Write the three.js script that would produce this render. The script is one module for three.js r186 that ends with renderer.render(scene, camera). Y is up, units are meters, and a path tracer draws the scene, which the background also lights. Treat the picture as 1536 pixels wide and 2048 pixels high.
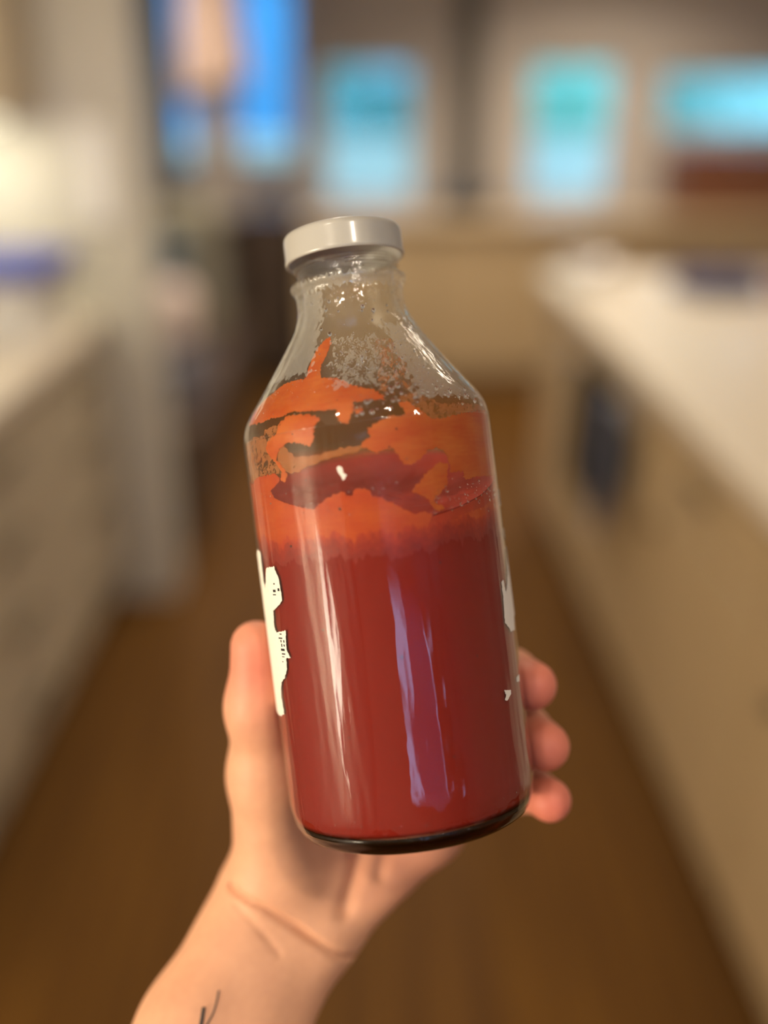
import * as THREE from 'three';
import { RoundedBoxGeometry } from 'three/addons/geometries/RoundedBoxGeometry.js';
import { mergeGeometries } from 'three/addons/utils/BufferGeometryUtils.js';
import { ImprovedNoise } from 'three/addons/math/ImprovedNoise.js';
import { RectAreaLightUniformsLib } from 'three/addons/lights/RectAreaLightUniformsLib.js';

RectAreaLightUniformsLib.init();
const deg = Math.PI / 180;
const scene = new THREE.Scene();

// ---------- camera ----------
const camera = new THREE.PerspectiveCamera(54.2, 1536 / 2048, 0.02, 60);
camera.position.set(0, 1.5, 0);
camera.rotation.order = 'YXZ';
camera.rotation.set(-22.6 * deg, -1.1 * deg, 0);
camera.focus = 0.334;
camera.userData.fStop = 1.75;
camera.updateMatrixWorld();

// ---------- sky: a blue overcast dusk ----------
scene.background = new THREE.Color().setRGB(2.0, 3.5, 6.0);

// ---------- renderer ----------
const renderer = new THREE.WebGLRenderer();
renderer.toneMapping = THREE.LinearToneMapping;
renderer.toneMappingExposure = 1.0;
renderer.shadowMap.enabled = true;

// ---------- helpers ----------
let seed = 7;
const rnd = () => { seed = (seed * 1664525 + 1013904223) % 4294967296; return seed / 4294967296; };
const perlin = new ImprovedNoise();
const noise = (x, y, z = 0.37) => perlin.noise(x, y, z);
const C = (r, g, b) => new THREE.Color().setRGB(r, g, b);
const std = (r, g, b, rough = 0.6, more = {}) => new THREE.MeshPhysicalMaterial({ color: C(r, g, b), roughness: rough, ...more });
const used = {};
const numbered = (n) => { used[n] = (used[n] ?? -1) + 1; return used[n] ? `${n}_${String(used[n]).padStart(3, '0')}` : n; };
function obj(name, geo, mat, parent) {
  const m = new THREE.Mesh(Array.isArray(geo) ? mergeGeometries(geo.map((g) => (g.index ? g.toNonIndexed() : g))) : geo, mat);
  m.name = parent && parent !== scene ? name : numbered(name);
  m.castShadow = m.receiveShadow = true;
  (parent ?? scene).add(m);
  return m;
}
function tag(o, label, category, group) { o.userData.label = label; if (category) o.userData.category = category; if (group) o.userData.group = group; return o; }
function struct(o, label) { o.userData.kind = 'structure'; if (label) o.userData.label = label; return o; }
function thing(name, label, category, pos = [0, 0, 0], group) {
  const g = new THREE.Group(); g.name = numbered(name); g.position.set(...pos); scene.add(g);
  return tag(g, label, category, group);
}
function box(w, h, d, x = 0, y = 0, z = 0, r = 0) {       // x, z centre; y bottom
  const g = r ? new RoundedBoxGeometry(w, h, d, 3, r) : new THREE.BoxGeometry(w, h, d);
  return g.translate(x, y + h / 2, z);
}
const cyl = (r0, r1, h, x, y, z, n = 24) => new THREE.CylinderGeometry(r1, r0, h, n).translate(x, y + h / 2, z);
function fbmTexture(size, f) {                            // size x size RGB colour texture, f(u, v) -> [r, g, b] sRGB 0..255
  const d = new Uint8Array(size * size * 4);
  for (let j = 0; j < size; j++) for (let i = 0; i < size; i++) { const c = f(i / size, j / size), k = 4 * (j * size + i); d[k] = c[0]; d[k + 1] = c[1]; d[k + 2] = c[2]; d[k + 3] = 255; }
  const t = new THREE.DataTexture(d, size, size); t.colorSpace = THREE.SRGBColorSpace; t.magFilter = THREE.LinearFilter; t.wrapS = t.wrapT = THREE.RepeatWrapping; t.needsUpdate = true;
  return t;
}

// ---------- materials of the room ----------
const floorTex = fbmTexture(512, (u, v) => {
  const plank = Math.floor(u * 8), g = noise(u * 90, v * 6 + plank * 7.3) * 12 + noise(u * 30, v * 3 + plank * 3.1, 2.2) * 12 + noise(plank * 5.7, 0.3, 9.1) * 22;
  const seam = (u * 8) % 1 < 0.03 ? -30 : 0;
  return [92 + g + seam, 60 + g * 0.8 + seam, 16 + g * 0.3 + seam * 0.4];
});
floorTex.repeat.set(1, 1);
const M = {
  floor: new THREE.MeshPhysicalMaterial({ map: floorTex, roughness: 0.7, specularIntensity: 0.35 }),
  wall: std(0.49, 0.44, 0.40, 0.85), ceiling: std(0.72, 0.68, 0.62, 0.9), partition: std(0.56, 0.53, 0.46, 0.8),
  post: std(0.10, 0.09, 0.08, 0.6),
  greige: std(0.46, 0.39, 0.28, 0.55), olive: std(0.50, 0.42, 0.30, 0.55),
  tan: std(0.49, 0.36, 0.205, 0.5),
  cream: std(0.74, 0.66, 0.54, 0.3), white: std(0.82, 0.80, 0.76, 0.4),
  steel: std(0.55, 0.53, 0.5, 0.35, { metalness: 1 }), bronze: std(0.09, 0.07, 0.05, 0.4, { metalness: 0.8 }),
  frame: std(0.55, 0.50, 0.45, 0.5), pane: new THREE.MeshPhysicalMaterial({ color: 0xffffff, transmission: 1, thickness: 0, roughness: 0.0, ior: 1.5 }),
};

// ---------- room ----------
{
  const f = new THREE.PlaneGeometry(5.2, 9.0); const uv = f.attributes.uv; for (let i = 0; i < uv.count; i++) uv.setXY(i, uv.getX(i) * 5.2, uv.getY(i) * 4.5);
  const slab = obj('floor', [f.rotateX(-Math.PI / 2).translate(0.3, 0, -1.7), box(5.2, 0.1, 9.0, 0.3, -0.102, -1.7)], M.floor); struct(slab, 'warm brown wooden floor');
  struct(obj('ceiling', box(5.2, 0.1, 9.0, 0.3, 2.5, -1.7), M.ceiling), 'plain pale ceiling');
}
function wallWithHoles(name, x0, x1, z, thick, holes, mat, label) {   // wall across z, holes [x0, x1, y0, y1]
  const s = new THREE.Shape(); s.moveTo(x0, 0).lineTo(x1, 0).lineTo(x1, 2.5).lineTo(x0, 2.5).closePath();
  for (const [a, b, c, d] of holes) { const p = new THREE.Path(); p.moveTo(a, c).lineTo(a, d).lineTo(b, d).lineTo(b, c).closePath(); s.holes.push(p); }
  return struct(obj(name, new THREE.ExtrudeGeometry(s, { depth: thick, bevelEnabled: false }).translate(0, 0, z), mat), label);
}
const backHoles = [[-1.28, -0.36, 1.12, 2.25], [-0.24, 0.31, 0.93, 1.69], [0.92, 1.44, 0.93, 1.69], [1.66, 2.5, 1.28, 1.64]];
wallWithHoles('wall_back', -2.3, 2.9, -6.2, 0.15, backHoles, M.wall, 'mauve beige wall with windows');
const frontHoles = [[0.05, 2.3, 1.64, 2.42]];
wallWithHoles('wall_front', -2.3, 2.9, 2.65, 0.15, frontHoles, M.wall, 'plain beige wall');
struct(obj('wall_left', box(0.1, 2.5, 9.0, -2.25, 0, -1.7), M.wall), 'plain beige side wall');
struct(obj('wall_side', box(0.08, 2.5, 5.55, -1.52, 0, -0.125), M.partition), 'pale wall behind the left run of drawers');
struct(obj('wall_right', box(0.1, 2.5, 9.0, 2.75, 0, -1.7), M.wall), 'plain beige side wall');
struct(obj('wall_partition', box(1.58, 2.5, 0.16, -1.41, 0, -2.98), M.partition), 'pale partition wall ending beside the kitchen passage');
struct(obj('trim_1', box(0.15, 1.59, 0.06, 0.595, 0.911, -6.02), M.post), 'dark grey upright between the two tall windows');
function window_(n, [a, b, c, d], z, bars, label) {
  const g = new THREE.Group(); g.name = `window_${n}`; scene.add(g); struct(g, label);
  const w = b - a, h = d - c, t = 0.035, x = (a + b) / 2;
  obj('window_frame', [box(w, t, 0.08, x, c, z), box(w, t, 0.08, x, d - t, z), box(t, h, 0.08, a + t / 2, c, z), box(t, h, 0.08, b - t / 2, c, z), ...bars.map((y) => box(w, 0.05, 0.06, x, y, z))], M.frame, g);
  const ys = [c + t, ...bars.flatMap((y) => [y, y + 0.05]), d - t];
  for (let i = 0; i < ys.length; i += 2) obj('pane', box(w - 2 * t, ys[i + 1] - ys[i], 0.004, x, ys[i], z), M.pane, g);
  return g;
}
window_(1, backHoles[0], -6.12, [], 'wide window behind the coat stand');
{
  const t = thing('dimming_curtain', 'grey sheer curtain added to dim the side of the wide window', 'curtain', [-1.17, 1.0, -6.0]);  // added fabric, dims the blue coming through this side of the window
  const g = new THREE.BoxGeometry(0.30, 1.3, 0.004, 60, 4, 1).translate(0, 0.65, 0), p = g.attributes.position; for (let i = 0; i < p.count; i++) p.setZ(i, p.getZ(i) + 0.018 * Math.sin(p.getX(i) * 130)); g.computeVertexNormals();
  obj('fabric', g, std(0.42, 0.42, 0.40, 1, { transmission: 0.45, thickness: 0 }), t); obj('curtain_rail', cyl(0.01, 0.01, 0.36, 0, -0.18, 0, 12).rotateZ(Math.PI / 2).translate(0, 1.31, 0), M.post, t);
}
window_(2, backHoles[1], -6.12, [], 'tall window left of the dark upright');
window_(3, backHoles[2], -6.12, [], 'tall window right of the dark upright');
window_(4, backHoles[3], -6.12, [], 'low window above the brown box');
const win5 = window_(5, frontHoles[0], 2.72, [1.90], 'wide window of the facing wall, with a transom');
obj('roller_blind', [box(1.42, 0.68, 0.004, 1.32, 1.68, 2.66), cyl(0.02, 0.02, 1.5, 0, -0.75, 0).rotateZ(Math.PI / 2).translate(1.32, 2.38, 2.66)], std(0.6, 0.58, 0.7, 1, { transmission: 0.5, thickness: 0 }), win5);

// outside: paved ground, hedge, blue shed
struct(obj('ground', box(16, 0.1, 12, 0, -0.3, -12.3), std(0.22, 0.30, 0.20, 0.9)), 'pale paving outside the windows');
function bush(x, z, rx, ry, label, col) {
  const g = new THREE.IcosahedronGeometry(1, 24), p = g.attributes.position, v = new THREE.Vector3();
  for (let i = 0; i < p.count; i++) { v.fromBufferAttribute(p, i); const k = 1 + 0.25 * noise(v.x * 3 + x, v.y * 3, v.z * 3) + 0.12 * noise(v.x * 9, v.y * 9 + x, v.z * 9); p.setXYZ(i, v.x * k * rx, Math.max(v.y * k * ry + ry * 0.92, 0), v.z * k * rx); }
  g.computeVertexNormals();
  const t = thing('garden_shrub', label, 'shrub', [x, -0.2, z], 'shrubs outside the windows');
  obj('foliage', g, col, t); obj('stem', cyl(0.05, 0.04, 0.4, 0, 0, 0, 10), M.post, t);
}
const leaf = std(0.07, 0.26, 0.22, 0.9), leafPale = std(0.19, 0.47, 0.32, 0.9), leafBlue = std(0.20, 0.38, 0.30, 0.9);
bush(0.08, -8.15, 0.46, 1.5, 'deep green garden shrub outside the window left of the dark upright', leaf);
bush(1.75, -8.6, 0.62, 1.5, 'pale green garden shrub outside the window right of the dark upright', leafPale);
bush(3.05, -9.4, 0.72, 1.3, 'grey green garden shrub outside the low window above the brown box', leafBlue);
{
  const t = thing('garden_shed', 'bright blue garden shed outside the wide window behind the coat stand', 'shed', [-1.2, -0.2, -9.2]);
  const blue = std(0.05, 0.27, 0.42, 0.7);
  for (let i = 0; i < 9; i++) obj('plank', box(0.19, 2.6, 0.05, -0.8 + i * 0.2, 0, 0.4), blue, t);
  obj('walls', box(1.76, 2.58, 0.76, 0, 0, 0), blue, t); obj('roof', box(2.0, 0.08, 1.1, 0, 2.6, 0), M.post, t);
}

{
  const t = thing('garden_wall', 'low pale garden wall outside the tall windows', 'garden wall', [0.9, -0.2, -7.4]);
  obj('wall_face', box(5.0, 1.38, 0.12, 0, 0, 0), std(0.62, 0.72, 0.56, 0.9), t); obj('coping', box(5.05, 0.05, 0.18, 0, 1.38, 0, 0.01), std(0.62, 0.72, 0.56, 0.9), t);
}

// ---------- lamps ----------
const warm = C(1, 0.85, 0.66);
function downlight(x, z, power, label) {
  const t = thing('ceiling_downlight', label, 'ceiling light', [x, 2.5, z], 'round ceiling downlights');
  obj('trim_ring', new THREE.TorusGeometry(0.055, 0.008, 10, 32).rotateX(Math.PI / 2).translate(0, -0.004, 0), M.white, t);
  obj('lamp_disc', new THREE.CylinderGeometry(0.05, 0.05, 0.004, 32).translate(0, -0.002, 0), new THREE.MeshStandardMaterial({ color: 0x000000, emissive: warm, emissiveIntensity: 20 }), t);
  const s = new THREE.SpotLight(warm, power, 0, 72 * deg, 0.5, 2); s.position.set(x, 2.47, z); s.target.position.set(x, 0, z); s.castShadow = true; s.shadow.radius = 2; scene.add(s, s.target);
}
downlight(-0.2, -1.9, 4.2, 'round ceiling downlight over the passage between island and drawers');
downlight(0.2, -3.9, 7.0, 'round ceiling downlight over the far end of the island');
downlight(1.3, -4.9, 9.0, 'round ceiling downlight over the tan far cabinets');
downlight(1.3, -2.4, 2.2, 'round ceiling downlight over the island worktop');
downlight(0.45, 0.6, 1.7, 'round ceiling downlight behind the place of the camera');
downlight(-0.6, 0.5, 1.3, 'round ceiling downlight next to the floor lamp');
downlight(1.4, 0.7, 2.0, 'round ceiling downlight before the window with the blind');
downlight(-0.9, -4.5, 6.0, 'round ceiling downlight added to brighten the corner over the dark bench');  // added lamp, lifts the dim back left corner and the garment
{
  const t = thing('floor_lamp', 'floor lamp with a glowing white tube shade', 'floor lamp', [-1.22, 0, 0.62]);
  obj('base', cyl(0.14, 0.13, 0.03, 0, 0, 0, 32), M.post, t); obj('pole', cyl(0.012, 0.012, 1.13, 0, 0.03, 0, 12), M.post, t);
  obj('lamp_shade', new THREE.CylinderGeometry(0.11, 0.125, 0.36, 40).translate(0, 1.33, 0), new THREE.MeshStandardMaterial({ color: 0xffffff, emissive: C(1, 0.86, 0.66), emissiveIntensity: 14 }), t);
  const l = new THREE.PointLight(C(1, 0.84, 0.62), 3.7, 0, 2); l.position.set(-1.22, 1.33, 0.62); l.castShadow = true; l.shadow.radius = 5; scene.add(l);
}

// ---------- left run of drawers ----------
function handle(parent, len, x, y, z, along) {
  const g = along === 'z' ? [box(0.012, 0.012, len, x, y, z, 0.004), box(0.03, 0.01, 0.012, x - Math.sign(x || 1) * 0, y, z - len * 0.4), box(0.03, 0.01, 0.012, x, y, z + len * 0.4)] : [box(len, 0.012, 0.012, x, y, z, 0.004), box(0.012, 0.01, 0.03, x - len * 0.4, y, z - 0.012), box(0.012, 0.01, 0.03, x + len * 0.4, y, z - 0.012)];
  return obj('handle', g, M.bronze, parent);
}
const leftWords = ['beside the partition wall', 'between the other two greige units', 'under the near end of the left worktop'];
for (let i = 0; i < 3; i++) {
  const zc = -2.59 + i * 0.62, t = thing('drawer_unit', `greige four-drawer base cabinet ${leftWords[i]}`, 'cabinet', [-1.1, 0, zc], 'greige drawer units of the left run');
  obj('carcass', box(0.62, 0.76, 0.612, 0, 0.1, 0), M.greige, t); obj('toe_kick', box(0.56, 0.1, 0.612, -0.03, 0, 0), M.greige, t);
  const hs = [0.15, 0.18, 0.19, 0.2]; let y = 0.86;
  for (const h of hs) { y -= h + 0.008; const d = obj('drawer', box(0.022, h, 0.6, 0.322, y + 0.006, 0, 0.005), M.greige, t); handle(d, 0.14, 0.352, y + h * 0.55, 0, 'z'); }
}
tag(obj('worktop', box(0.7, 0.04, 1.9, -1.1, 0.88, -1.95, 0.006), M.cream), 'cream worktop over the greige drawers', 'worktop');
{
  const t = thing('wall_cabinet', 'olive beige wall cabinet hung on the partition wall', 'cabinet', [-1.36, 1.45, -2.745]);
  obj('carcass', box(1.0, 0.9, 0.27, 0, 0, 0), M.olive, t);
  for (const s of [-1, 1]) { const d = obj('door', box(0.49, 0.88, 0.02, s * 0.25, 0.01, 0.147, 0.004), M.olive, t); handle(d, 0.1, s * 0.05, 0.06, 0.172, 'x'); }
  obj('light_strip', box(0.9, 0.012, 0.03, 0, -0.013, 0.02), new THREE.MeshStandardMaterial({ color: 0x000000, emissive: C(1, 0.9, 0.65), emissiveIntensity: 3 }), t);
  const l = new THREE.RectAreaLight(C(1, 0.92, 0.66), 62, 0.9, 0.03); l.position.set(-1.36, 1.435, -2.725); l.lookAt(-1.36, 0, -2.82); scene.add(l);
}
{
  const t = thing('storage_tub', 'white plastic tub with a bright blue rim on the left worktop', 'tub', [-1.14, 0.92, -2.62]);
  const s = new THREE.Shape(); s.moveTo(-0.30, 0).lineTo(0.30, 0).lineTo(0.335, 0.15).lineTo(-0.335, 0.15).closePath();
  obj('tub_body', new THREE.ExtrudeGeometry(s, { depth: 0.3, bevelSize: 0.012, bevelThickness: 0.012, bevelSegments: 3 }).translate(0, 0.012, -0.15), std(0.7, 0.7, 0.68, 0.4), t);
  obj('rim', box(0.72, 0.045, 0.36, 0, 0.16, 0, 0.014), std(0.006, 0.035, 0.36, 0.4), t);
}
{
  const t = thing('hanging_cloth', 'narrow white cloth hung on the end of the partition wall', 'cloth', [-0.735, 1.17, -2.889]);
  const g = new THREE.BoxGeometry(0.09, 0.27, 0.008, 12, 16, 1).translate(0, 0.135, 0), p = g.attributes.position;
  for (let i = 0; i < p.count; i++) p.setZ(i, p.getZ(i) + 0.006 * Math.sin(p.getX(i) * 110) * (1 - p.getY(i) * 1.5) + 0.004);
  g.computeVertexNormals(); obj('fabric', g, M.white, t); obj('hook', cyl(0.006, 0.006, 0.03, 0, 0.265, 0.004, 10), M.steel, t);
}

// ---------- island on the right ----------
const islandWords = ['at the far end of the island', 'with the dark towel on its rail', 'next to the unit with the dark towel', 'at the near end of the island'];
for (let i = 0; i < 4; i++) {
  const zc = -3.22 + i * 0.72, t = thing('island_cabinet', `tan wooden base cabinet ${islandWords[i]}`, 'cabinet', [1.03, 0, zc], 'tan cabinets of the island');
  obj('carcass', box(0.72, 0.78, 0.712, 0, 0.1, 0), M.tan, t); obj('toe_kick', box(0.62, 0.1, 0.712, 0.03, 0, 0), M.tan, t);
  const dr = obj('drawer', box(0.022, 0.15, 0.70, -0.371, 0.72, 0, 0.005), M.tan, t), dd = obj('door', box(0.022, 0.59, 0.70, -0.371, 0.115, 0, 0.005), M.tan, t);
  if (i === 1) obj('towel_rail', [new THREE.CylinderGeometry(0.008, 0.008, 0.66, 12).rotateX(Math.PI / 2).translate(-0.425, 0.815, 0), box(0.05, 0.012, 0.012, -0.40, 0.809, -0.3), box(0.05, 0.012, 0.012, -0.40, 0.809, 0.3)], M.steel, t);
  else handle(dr, 0.12, -0.395, 0.79, 0, 'z');
  obj('knob', new THREE.SphereGeometry(0.016, 16, 12).translate(-0.392, 0.62, -0.25), M.bronze, dd);
}
tag(obj('worktop', box(0.82, 0.04, 2.96, 1.04, 0.88, -2.13, 0.006), M.cream), 'cream worktop of the island', 'worktop');
{
  const t = thing('dish_towel', 'dark towel with a pale blue border hung over the island rail', 'towel', [0.604, 0.814, -2.47]);
  const prof = []; for (let i = 0; i <= 12; i++) prof.push([0.016, -0.24 + i * 0.02]); for (let i = 1; i < 8; i++) { const a = Math.PI * i / 8; prof.push([0.018 * Math.cos(a) - 0.002, 0.012 * Math.sin(a)]); } for (let i = 0; i <= 14; i++) prof.push([-0.020, -i * 0.022]);
  const nz = 40, pos = [], col = [], idx = [], n = prof.length;
  for (const off of [0, 0.004]) for (let j = 0; j <= nz; j++) for (let i = 0; i < n; i++) {
    const z = (j / nz - 0.5) * 0.44, [x, y] = prof[i], w = Math.max(0, -y) * 1.0, sx = Math.sign(x) || -1;
    pos.push(x + sx * off + (x < 0 ? -1 : 0) * 0.03 * w * (1 + Math.sin(z * 42)) + 0, y + (y >= 0 ? off : 0), z * (1 + 0.05 * w));
    const edge = j > nz * 0.80; col.push(...(edge ? [0.20, 0.21, 0.27] : [0.020, 0.016, 0.014]));
  }
  const half = (nz + 1) * n; for (const o of [0, half]) for (let j = 0; j < nz; j++) for (let i = 0; i < n - 1; i++) { const a = o + j * n + i; idx.push(a, a + 1, a + n, a + 1, a + n + 1, a + n); }
  const g = new THREE.BufferGeometry(); g.setAttribute('position', new THREE.Float32BufferAttribute(pos, 3)); g.setAttribute('color', new THREE.Float32BufferAttribute(col, 3)); g.setIndex(idx); g.computeVertexNormals();
  obj('fabric', g, new THREE.MeshPhysicalMaterial({ vertexColors: true, roughness: 0.95, specularIntensity: 0.15, side: THREE.DoubleSide }), t);
}
function softPack(name, label, cat, pos, w, h, d, mat, k = 0.18, group) {       // a slumped soft parcel
  const t = thing(name, label, cat, pos, group);
  const g = new RoundedBoxGeometry(w, h, d, 8, Math.min(w, h, d) * 0.3).translate(0, h / 2, 0), p = g.attributes.position;
  for (let i = 0; i < p.count; i++) { const x = p.getX(i), y = p.getY(i), z = p.getZ(i), q = 1 + k * noise(x * 9 + pos[0] * 5, y * 9, z * 9 + pos[2]) + k * 0.5 * (1 - y / h); p.setXYZ(i, x * q, Math.max(0, y + (y > h * 0.6 ? k * 0.4 * h * noise(x * 14, 3.3, z * 14) : 0)), z * q); }
  g.computeVertexNormals(); obj('fabric', g, mat, t); return t;
}
softPack('folded_cloth', 'dark blue folded cloth at the far end of the island worktop', 'cloth', [1.12, 0.92, -3.18], 0.24, 0.07, 0.2, std(0.05, 0.06, 0.14, 0.9));
softPack('folded_cloth', 'dull red folded cloth beside the blue one on the island worktop', 'cloth', [1.38, 0.92, -3.05], 0.2, 0.07, 0.2, std(0.22, 0.08, 0.09, 0.9));
{
  const t = thing('shallow_bowl', 'white shallow bowl on the far corner of the island worktop', 'bowl', [0.76, 0.92, -3.42]);
  obj('bowl', new THREE.LatheGeometry([[0, 0], [0.045, 0], [0.05, 0.01], [0.09, 0.045], [0.1, 0.06], [0.096, 0.062], [0.085, 0.048], [0.045, 0.014], [0, 0.012]].map((p) => new THREE.Vector2(...p)), 40), std(0.78, 0.78, 0.8, 0.25), t);
  obj('foot_ring', new THREE.TorusGeometry(0.044, 0.005, 8, 32).rotateX(Math.PI / 2).translate(0, 0.005, 0), std(0.78, 0.78, 0.8, 0.25), t);
}
{
  const t = thing('serving_tray', 'pale blue grey tray lying on the island worktop', 'tray', [1.28, 0.92, -2.3]);
  obj('tray_plate', box(0.3, 0.012, 0.42, 0, 0, 0, 0.005), std(0.35, 0.36, 0.36, 0.35), t);
  obj('rim', [box(0.3, 0.03, 0.012, 0, 0, 0.21), box(0.3, 0.03, 0.012, 0, 0, -0.21), box(0.012, 0.03, 0.42, 0.15, 0, 0), box(0.012, 0.03, 0.42, -0.15, 0, 0)], std(0.35, 0.36, 0.36, 0.35), t);
}

// ---------- far cabinets ----------
const farWords = ['nearest the coat stand', 'below the window left of the dark upright', 'below the window right of the dark upright', 'under the brown box'];
for (let i = 0; i < 4; i++) {
  const xc = 0.02 + i * 0.66, t = thing('far_cabinet', `plain tan base cabinet ${farWords[i]}`, 'cabinet', [xc, 0, -5.67], 'tan cabinets along the window wall');
  obj('carcass', box(0.655, 0.77, 0.58, 0, 0.1, 0), M.tan, t); obj('toe_kick', box(0.655, 0.1, 0.5, 0, 0, -0.03), M.tan, t);
  const d = obj('door', box(0.645, 0.75, 0.02, 0, 0.11, 0.301, 0.004), M.tan, t); obj('knob', new THREE.SphereGeometry(0.012, 12, 10).translate(0.26, 0.75, 0.32), M.steel, d);
}
tag(obj('worktop', box(2.7, 0.04, 0.68, 1.02, 0.872, -5.66, 0.006), M.tan), 'tan wooden worktop under the far windows', 'worktop');
{
  const t = thing('wooden_box', 'reddish brown wooden box at the end of the far worktop', 'box', [2.02, 0.912, -5.75]);
  const m = std(0.15, 0.055, 0.025, 0.5);
  obj('box_body', box(0.68, 0.30, 0.34, 0, 0, 0, 0.008), m, t); obj('lid', box(0.7, 0.035, 0.36, 0, 0.30, 0, 0.008), m, t); obj('clasp', box(0.03, 0.05, 0.01, 0, 0.27, 0.183), M.steel, t);
}
{
  const t = thing('black_kettle', 'squat black kettle at the foot of the dark grey upright', 'kettle', [0.55, 0.912, -5.78]);
  const m = std(0.012, 0.012, 0.012, 0.4);
  obj('kettle_body', new THREE.LatheGeometry([[0, 0], [0.13, 0], [0.145, 0.02], [0.135, 0.07], [0.09, 0.11], [0.04, 0.125], [0, 0.126]].map((p) => new THREE.Vector2(...p)), 40), m, t);
  obj('lid_knob', new THREE.SphereGeometry(0.018, 16, 12).translate(0, 0.137, 0), m, t);
  obj('spout', new THREE.TubeGeometry(new THREE.CatmullRomCurve3([new THREE.Vector3(0.11, 0.04, 0), new THREE.Vector3(0.17, 0.07, 0), new THREE.Vector3(0.19, 0.11, 0)]), 12, 0.014, 10), m, t);
  obj('handle', new THREE.TorusGeometry(0.085, 0.009, 10, 30, Math.PI).translate(0, 0.10, 0), m, t);
}

// ---------- left back corner ----------
{
  const t = thing('low_bench', 'low dark brown bench behind the partition wall', 'bench', [-0.96, 0, -4.25]);
  const m = std(0.075, 0.045, 0.025, 0.6);
  obj('bench_top', box(0.74, 0.04, 2.0, 0, 0.40, 0, 0.008), m, t); obj('side_panel', box(0.03, 0.4, 1.94, 0.34, 0, 0), m, t); obj('side_panel', box(0.03, 0.4, 1.94, -0.34, 0, 0), m, t); obj('end_panel', box(0.65, 0.4, 0.03, 0, 0, 0.95), m, t); obj('end_panel', box(0.65, 0.4, 0.03, 0, 0, -0.95), m, t);
}
{
  const t = thing('grey_basket', 'blue grey basket on the dark bench', 'basket', [-0.78, 0.44, -3.7]);
  const m = std(0.13, 0.13, 0.16, 0.8);
  obj('basket_body', box(0.3, 0.17, 0.42, 0, 0, 0, 0.03), m, t); obj('rim', new THREE.TorusGeometry(0.15, 0.012, 8, 40).rotateX(Math.PI / 2).scale(1, 1, 1.35).translate(0, 0.172, 0), m, t);
}
softPack('shopping_bag', 'pinkish white soft bag on the blue grey basket', 'bag', [-0.77, 0.62, -3.75], 0.24, 0.24, 0.24, std(0.62, 0.5, 0.45, 0.7));
softPack('soft_bundle', 'dark teal soft bundle behind the pinkish bag', 'bundle', [-0.86, 0.44, -4.2], 0.26, 0.52, 0.26, std(0.08, 0.11, 0.13, 0.9), 0.1);
softPack('soft_bundle', 'khaki soft bundle on the far end of the bench', 'bundle', [-0.82, 0.44, -4.7], 0.3, 0.62, 0.3, std(0.24, 0.22, 0.16, 0.9), 0.1);
{
  const t = thing('sideboard', 'dark brown sideboard under the wide window', 'sideboard', [-0.86, 0, -5.74]);
  const m = std(0.07, 0.045, 0.03, 0.55);
  obj('carcass', box(1.0, 0.84, 0.5, 0, 0.06, 0), m, t); obj('top', box(1.04, 0.03, 0.54, 0, 0.9, 0, 0.006), m, t);
  for (const s of [-1, 1]) { const d = obj('door', box(0.48, 0.78, 0.02, s * 0.245, 0.09, 0.26, 0.004), m, t); obj('knob', new THREE.SphereGeometry(0.012, 12, 10).translate(s * 0.04, 0.55, 0.28), M.steel, d); for (const z of [-0.2, 0.2]) obj('leg', cyl(0.02, 0.02, 0.06, s * 0.45, 0, z, 10), m, t); }
}
{
  const t = thing('coat_stand', 'slim dark coat stand before the wide window', 'coat stand', [-0.73, 0, -5.36]);
  obj('pole', cyl(0.016, 0.014, 2.05, 0, 0.02, 0, 14), M.post, t); obj('base', cyl(0.12, 0.11, 0.02, 0, 0, 0, 30), M.post, t);
  for (const a of [0, 90, 180, 270]) obj('peg', cyl(0.008, 0.008, 0.1, 0, 0, 0, 8).rotateZ(-50 * deg).rotateY(a * deg).translate(0, 1.95, 0), M.post, t);
  const g1 = new THREE.CylinderGeometry(0.13, 0.165, 0.62, 40, 16, true), p = g1.attributes.position;
  for (let i = 0; i < p.count; i++) { const a = Math.atan2(p.getZ(i), p.getX(i)), k = 1 + 0.12 * Math.sin(a * 7) * (0.6 - p.getY(i)); p.setXYZ(i, p.getX(i) * k, p.getY(i) + 0.05 * Math.sin(a + 1), p.getZ(i) * k); }
  g1.computeVertexNormals();
  const s = thing('hanging_garment', 'pale pink garment hung on the coat stand', 'garment', [-0.73, 1.52, -5.36]); obj('fabric', g1.translate(0, 0.31, 0), std(0.68, 0.5, 0.42, 0.9, { side: THREE.DoubleSide }), s);
  const g2 = new THREE.CylinderGeometry(0.10, 0.12, 0.58, 40, 16, true), q = g2.attributes.position;
  for (let i = 0; i < q.count; i++) { const a = Math.atan2(q.getZ(i), q.getX(i)), k = 1 + 0.1 * Math.sin(a * 6); q.setX(i, q.getX(i) * k); q.setZ(i, q.getZ(i) * k); }
  g2.computeVertexNormals();
  const r = thing('hanging_garment', 'long grey garment hung below the pink one on the coat stand', 'garment', [-0.73, 0.93, -5.36]); obj('fabric', g2.translate(0, 0.29, 0), std(0.34, 0.30, 0.27, 0.9, { side: THREE.DoubleSide }), r);
}

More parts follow.
